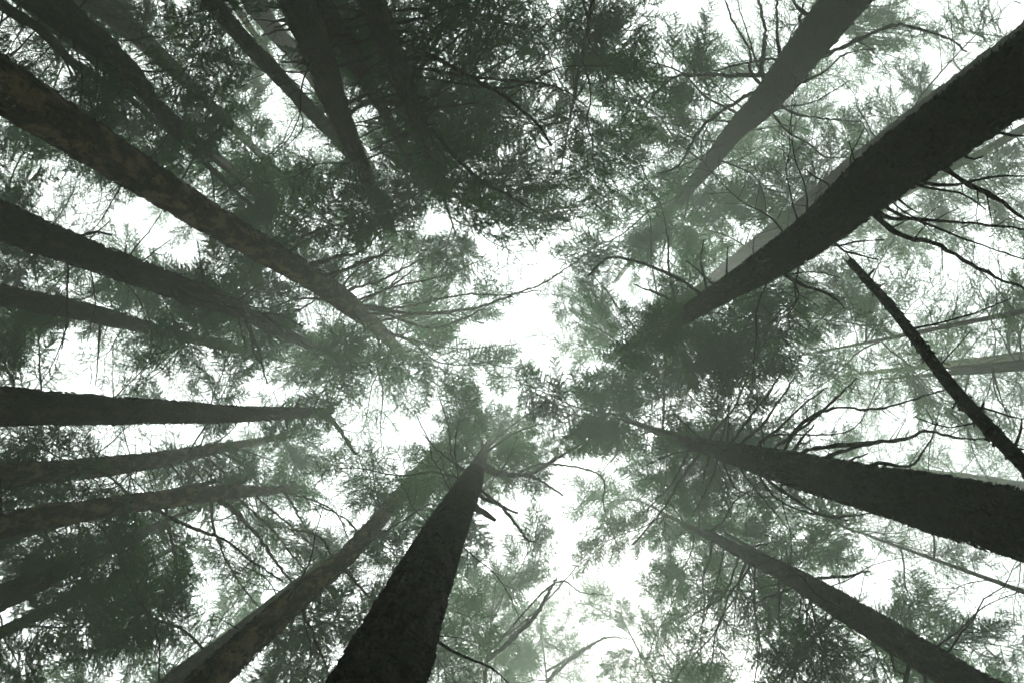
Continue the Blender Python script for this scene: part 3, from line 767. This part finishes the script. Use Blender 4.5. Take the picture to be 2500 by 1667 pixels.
# leaning pole
B('14', 5, 2226, 815, 2234, 803, 2305, 786, 2381, 765, 2468, 729); B('14', 4, 2290, 900, 2302, 883, 2374, 805); B('14', 8, 2385, 1012, 2402, 980, twigs=0, name='branch_stub'); B('14', 7, 2345, 965, 2325, 998, twigs=0, name='branch_stub')
B('14', 5, 2380, 1005, 2396, 993, 2467, 1016, 2510, 1021); B('14', 8, 2470, 1105, 2485, 1070, 2496, 1021, twigs=1); B('14', 4, 2400, 1030, 2318, 1043, 2240, 1020); B('14', 6, 2115, 685, 2136, 655, twigs=0, name='branch_stub'); B('14', 5, 2135, 710, 2160, 690, twigs=0, name='branch_stub')
B('15', 4, 2420, 891, 2440, 960, 2470, 1040)
# branches of the trees at the bottom edge
B('b16', 9, 1215, 1620, 1300, 1510, 1345, 1435, 1358, 1412); B('b16', 4, 1215, 1600, 1350, 1425, 1420, 1445, 1480, 1452); B('b17', 8, 1340, 1660, 1380, 1620, 1450, 1570, 1478, 1553); B('b17', 5, 1350, 1640, 1470, 1560, 1545, 1562)
B('b16', 5, 1200, 1560, 1250, 1540, 1330, 1470, 1410, 1380); B('b16', 4, 1195, 1500, 1230, 1440, 1240, 1370)

# ------------------------------------------------------------------ leafy boughs: where the photograph shows sky, thin or dense foliage, near or far
TONE = """
6665444766666443221121221
6666652777676456521222210
6665651467774567222225210
6665554467776646223332122
6445665547777664333422222
6401465557442362334222222
6424555444333312424442222
5545554422222237777532222
5225553333222147777222222
1014411222662234655222222
4421133441675332332222222
5414455644672322334221222
4445444425522222355442211
5555544446522222354222221
6555544466533222456510120
4445214666543212456664321
5424226666653222456666543
""".split()
TONE = np.array([[int(c) for c in row] for row in TONE])
COVER = np.array([0.0, .14, .54, .91, .66, .92, .72, .97])
FAR = np.array([24, 24, 24, 23, 15.5, 14.5, 10.5, 9.5])
CELL = 50
GW, GH = 50, 34
cov = np.zeros((GH, GW)); far = np.zeros((GH, GW))
wob = unit_noise(GH, GW, 17, 25, 91)
for i in range(GH):
    for j in range(GW):
        x = (j + .5) * CELL / 100 - .5; y = (i + .5) * CELL / 100 - .5
        x = min(max(x, 0), 24); y = min(max(y, 0), 16)
        i0, j0 = min(int(y), 15), min(int(x), 23); fy, fx = y - i0, x - j0
        w4 = ((1 - fy) * (1 - fx), (1 - fy) * fx, fy * (1 - fx), fy * fx)
        tt = (TONE[i0, j0], TONE[i0, j0 + 1], TONE[i0 + 1, j0], TONE[i0 + 1, j0 + 1])
        cov[i, j] = sum(a * COVER[b] for a, b in zip(w4, tt))
        far[i, j] = math.exp(sum(a * math.log(FAR[b]) for a, b in zip(w4, tt)))
cov = np.clip(cov + wob * .22 * (cov > .1), 0, .97)
LAYER = -np.log(1 - cov) * 1.2
acc = np.zeros((GH, GW))
SEEN = {'1': (880, 770), '2': (540, 740), '3': (280, 780), '4': (812, 1001), '5': (480, 1103), '6': (690, 1193), '7': (1000, 1180), '8': (1112, 1245), '9': (1700, 1086),
        '10': (1740, 1310), '11': (1740, 727), '12': (1720, 700), '13': (1690, 450), '14': (2077, 640), '15': (2324, 899), '16': (180, 155), '17': (490, 358), '18': (290, 145), '19': (330, 90),
        '20': (840, 358), '21': (730, 145), '22': (800, 200), '23': (930, 270), '24': (1005, 255)}
G2 = 25
guard = np.full((GH * 2, GW * 2), -1.0)
for key, (xe, ye) in SEEN.items():
    X, Y, dep = project(T[key].p)
    k_end = int(np.argmin((X - xe) ** 2 + (Y - ye) ** 2 + (dep < .5) * 1e9))
    for x, y, q, rr_, dd in zip(X[:k_end], Y[:k_end], T[key].p[:k_end], T[key].r[:k_end], dep[:k_end]):
        if dd < .5: continue
        half = rr_ * F / dd
        i0, i1 = max(0, int((y - half) // G2)), min(GH * 2 - 1, int((y + half) // G2))
        j0, j1 = max(0, int((x - half) // G2)), min(GW * 2 - 1, int((x + half) // G2))
        if i1 >= i0 and j1 >= j0:
            guard[i0:i1 + 1, j0:j1 + 1] = np.maximum(guard[i0:i1 + 1, j0:j1 + 1], np.linalg.norm(q - np.array(EYE)))
for pth in PATHS:
    X, Y, dep = project(pth)
    for x, y, q in zip(X, Y, pth):
        i, j = int(y // G2), int(x // G2)
        if 0 <= i < GH * 2 and 0 <= j < GW * 2:
            guard[i, j] = max(guard[i, j], np.linalg.norm(q - np.array(EYE)))
g = np.random.default_rng(5)
uv = np.array([(.2, 0), (.35, -.16), (.35, .16), (.5, 0), (.5, -.28), (.5, .28), (.68, -.12), (.68, .12), (.68, -.27), (.68, .27), (.86, 0), (.97, 0)])
live = [t for t in TREES if t.crown is not None]
MASS = (T['24'], T['23'], T['11'], T['8'], T['b38'], T['b39'])
wts = np.array([(t.crown[1] - t.crown[0]) * t.reach * (3 if t in MASS else 1) for t in live]); wts /= wts.sum()
placed = 0
off = 0
pick = g.choice(len(live), 200000, p=wts)
for it in range(200000):
    if placed >= 1750: break
    t = live[pick[it]]
    if t.n >= t.maxb: continue
    z0, z1 = t.crown
    z = g.uniform(z0, z1)
    f = (z1 - z) / (z1 - z0)
    L = t.reach * (.45 + .55 * f ** .5) * g.uniform(.38, 1.1)
    if f > .85: L *= g.uniform(.5, 1)
    L = max(.7, L)
    az = g.uniform(0, 2 * math.pi)
    P0, r0 = t.at(z)
    X, Y, dep = project((P0 + np.array((math.cos(az), math.sin(az), 0)) * L * .6)[None])
    ci = int(np.clip(Y[0] / CELL, 0, GH - 1)); cj = int(np.clip(X[0] / CELL, 0, GW - 1))
    cvm = cov[ci, cj]
    pool = (FULL if L < 2.9 else LONG_FULL) if g.random() < np.clip((cvm - .36) * 1.7, .06, .97) else (THIN if L < 2.9 else LONG_THIN)
    if cvm < .5 and g.random() < .3: pool = BARE
    s = pool[int(g.integers(len(pool)))]
    pitch = g.normal(-.05, .16)
    ux = np.array((math.cos(az) * math.cos(pitch), math.sin(az) * math.cos(pitch), math.sin(pitch)))
    uy = np.array((-math.sin(az), math.cos(az), 0))
    pts = P0 + L * (uv[:, :1] * ux + uv[:, 1:] * uy)
    X, Y, dep = project(pts)
    ci = np.floor(Y / CELL).astype(int); cj = np.floor(X / CELL).astype(int)
    ins = (ci >= 0) & (ci < GH) & (cj >= 0) & (cj < GW) & (dep > 1.5)
    if ins.sum() < 5:
        if ins.sum() == 0 and off < 160 and abs(X.mean() - 1250) < 1900 and abs(Y.mean() - 830) < 1400 and dep.min() > 1 and g.random() < .2:
            off += 1
        else:
            continue
        sc_ = 0
    else:
        dist = np.linalg.norm(pts.mean(0) - np.array(EYE))
        a, b = ci[ins], cj[ins]
        need = LAYER[a, b] - acc[a, b]
        area = 1.15 * L * L * s[4] * (F / dep.mean()) ** 2 * .8
        add = area / (len(uv) * CELL * CELL) * -math.log(1 - s[3] - .04)
        lr = math.log(dist / far[a, b].mean())
        dw = 1.0 if it < 80000 or lr < -.3 else .45 if it < 130000 else .25
        if (np.log(dist / far[a, b]) < -.42).mean() > .28: continue
        if (acc[a, b] > LAYER[a, b] + .9).mean() > .34: continue
        gd = guard[np.clip((Y[ins] // G2).astype(int), 0, GH * 2 - 1), np.clip((X[ins] // G2).astype(int), 0, GW * 2 - 1)]
        if (gd > dist + .3).mean() > (.15 if t in MASS else .10): continue
        sc_ = np.where(need < 0, 1.8 * np.maximum(need, -2), np.minimum(need, 1.2)).mean() - dw * abs(lr) ** 1.3
        if sc_ < .05: continue
        np.add.at(acc, (a, b), add)
    o = link('bough', s[1], t.root)
    roll = g.normal(0, .28)
    k = L / (4.0 if s[0][:4] == 'long' else 2.4)
    Mx = Matrix.Rotation(az, 4, 'Z') @ Matrix.Rotation(-pitch, 4, 'Y') @ Matrix.Rotation(roll, 4, 'X') @ Matrix.Diagonal((k, k * (1 if g.random() < .5 else -1), k, 1))
    o.matrix_local = Matrix.Translation(Vector(P0 - t.base)) @ Mx
    if s[2] is not None:
        nd = link('needles', s[2], o)
        nd['kind'] = 'stuff'
    t.n += 1; placed += 1
for key, t in T.items():
    if t.crown is None or key == '4': continue
    for _ in range(9 if key[0] != 'b' else 3):
        z = g.uniform(max(8.5, t.crown[0] - 4.5), max(10.5, t.crown[0] + 3))
        P0, r0 = t.at(z)
        az = g.uniform(0, 2 * math.pi); L = g.uniform(.7, 2.0)
        s = BARE[int(g.integers(3))]
        o = link('dead_branch', s[1], t.root)
        k = L / 2.4
        o.matrix_local = Matrix.Translation(Vector(P0 - t.base)) @ Matrix.Rotation(az, 4, 'Z') @ Matrix.Rotation(g.normal(-.1, .25), 4, 'Y') @ Matrix.Rotation(g.normal(0, .5), 4, 'X') @ Matrix.Diagonal((k, k, k, 1))
print('boughs', placed, 'off', off, 'mean cover wanted', LAYER.mean(), 'got', acc.mean())
for k_, t in T.items():
    print(k_, t.n, 'dia at 1/3 %.2f' % (2 * t.r[len(t.r) // 3]), 'top %.1f' % t.p[-1, 2])

# ------------------------------------------------------------------ the wood goes on all round, beyond what the lens takes in; packed dense to dim side light and low fog
wm = Mesh()
lm = Mesh()
g = np.random.default_rng(21)
n_wood = 0
for _ in range(1600):
    rr, a = math.sqrt(g.uniform(4.5 ** 2, 40 ** 2)), g.uniform(0, 2 * math.pi)
    x, y = rr * math.cos(a), rr * math.sin(a)
    H = g.uniform(17, 27)
    X, Y, dep = project(np.array([(x, y, zz) for zz in np.linspace(3, H, 40)]))
    mgn = 3.0 * F / np.maximum(dep, 1)
    ins = (dep > .3) & (X > -mgn) & (X < 2500 + mgn) & (Y > -mgn) & (Y < 1667 + mgn)
    if ins.any(): H = float(np.linspace(3, H, 40)[np.argmax(ins)])
    if H < 6.5 or n_wood >= 520: continue
    n_wood += 1
    wm.tube([(x, y, -.2), (x + g.normal(0, .1), y, H * .5), (x, y, H)], [.2, .13, .02], 7)
    n = 800
    z = H * (.12 + .88 * g.random(n) ** .9)
    r_ = (.5 + 2.6 * (1 - z / H) ** .6) * np.sqrt(g.random(n)); a = g.random(n) * 2 * np.pi
    C = np.stack([x + r_ * np.cos(a), y + r_ * np.sin(a), z], 1)
    s1 = g.normal(0, .36, (n, 3)) * (1, 1, .35); s2 = g.normal(0, .36, (n, 3)) * (1, 1, .35)
    VV = np.stack([C, C + s1, C + s2], 1).reshape(-1, 3)
    lm.add(VV, None, np.arange(len(VV)).reshape(-1, 3))
print('wood', n_wood)
woods_trunks = link('surrounding_woods', wm.data('surrounding_woods', BARK['dark']))
leaves = link('foliage', lm.data('foliage', LEAF, False), woods_trunks)
tag(woods_trunks, 'unseen conifer wood standing all round the nearer trees, thickened to cut side light', kind='stuff')
leaves['kind'] = 'stuff'

# ------------------------------------------------------------------ fog
hz = Mesh()
h = 95.0; lo, hi = -1.6, 40.0
hz.add([(-h, -h, lo), (h, -h, lo), (h, h, lo), (-h, h, lo), (-h, -h, hi), (h, -h, hi), (h, h, hi), (-h, h, hi)],
       [(0, 3, 2, 1), (4, 5, 6, 7), (0, 1, 5, 4), (1, 2, 6, 5), (2, 3, 7, 6), (3, 0, 4, 7)])
fm, N, L = material('fog')
out = N.new('ShaderNodeOutputMaterial')
pv = N.new('ShaderNodeVolumePrincipled')
pv.inputs['Color'].default_value = (.885, .95, .84, 1)
pv.inputs['Density'].default_value = FOG_DENSITY
pv.inputs['Anisotropy'].default_value = FOG_ANISO
L.new(pv.outputs[0], out.inputs['Volume'])
haze = link('haze', hz.data('haze', fm, False))
tag(haze, 'even pale fog hanging through the whole wood', kind='stuff')
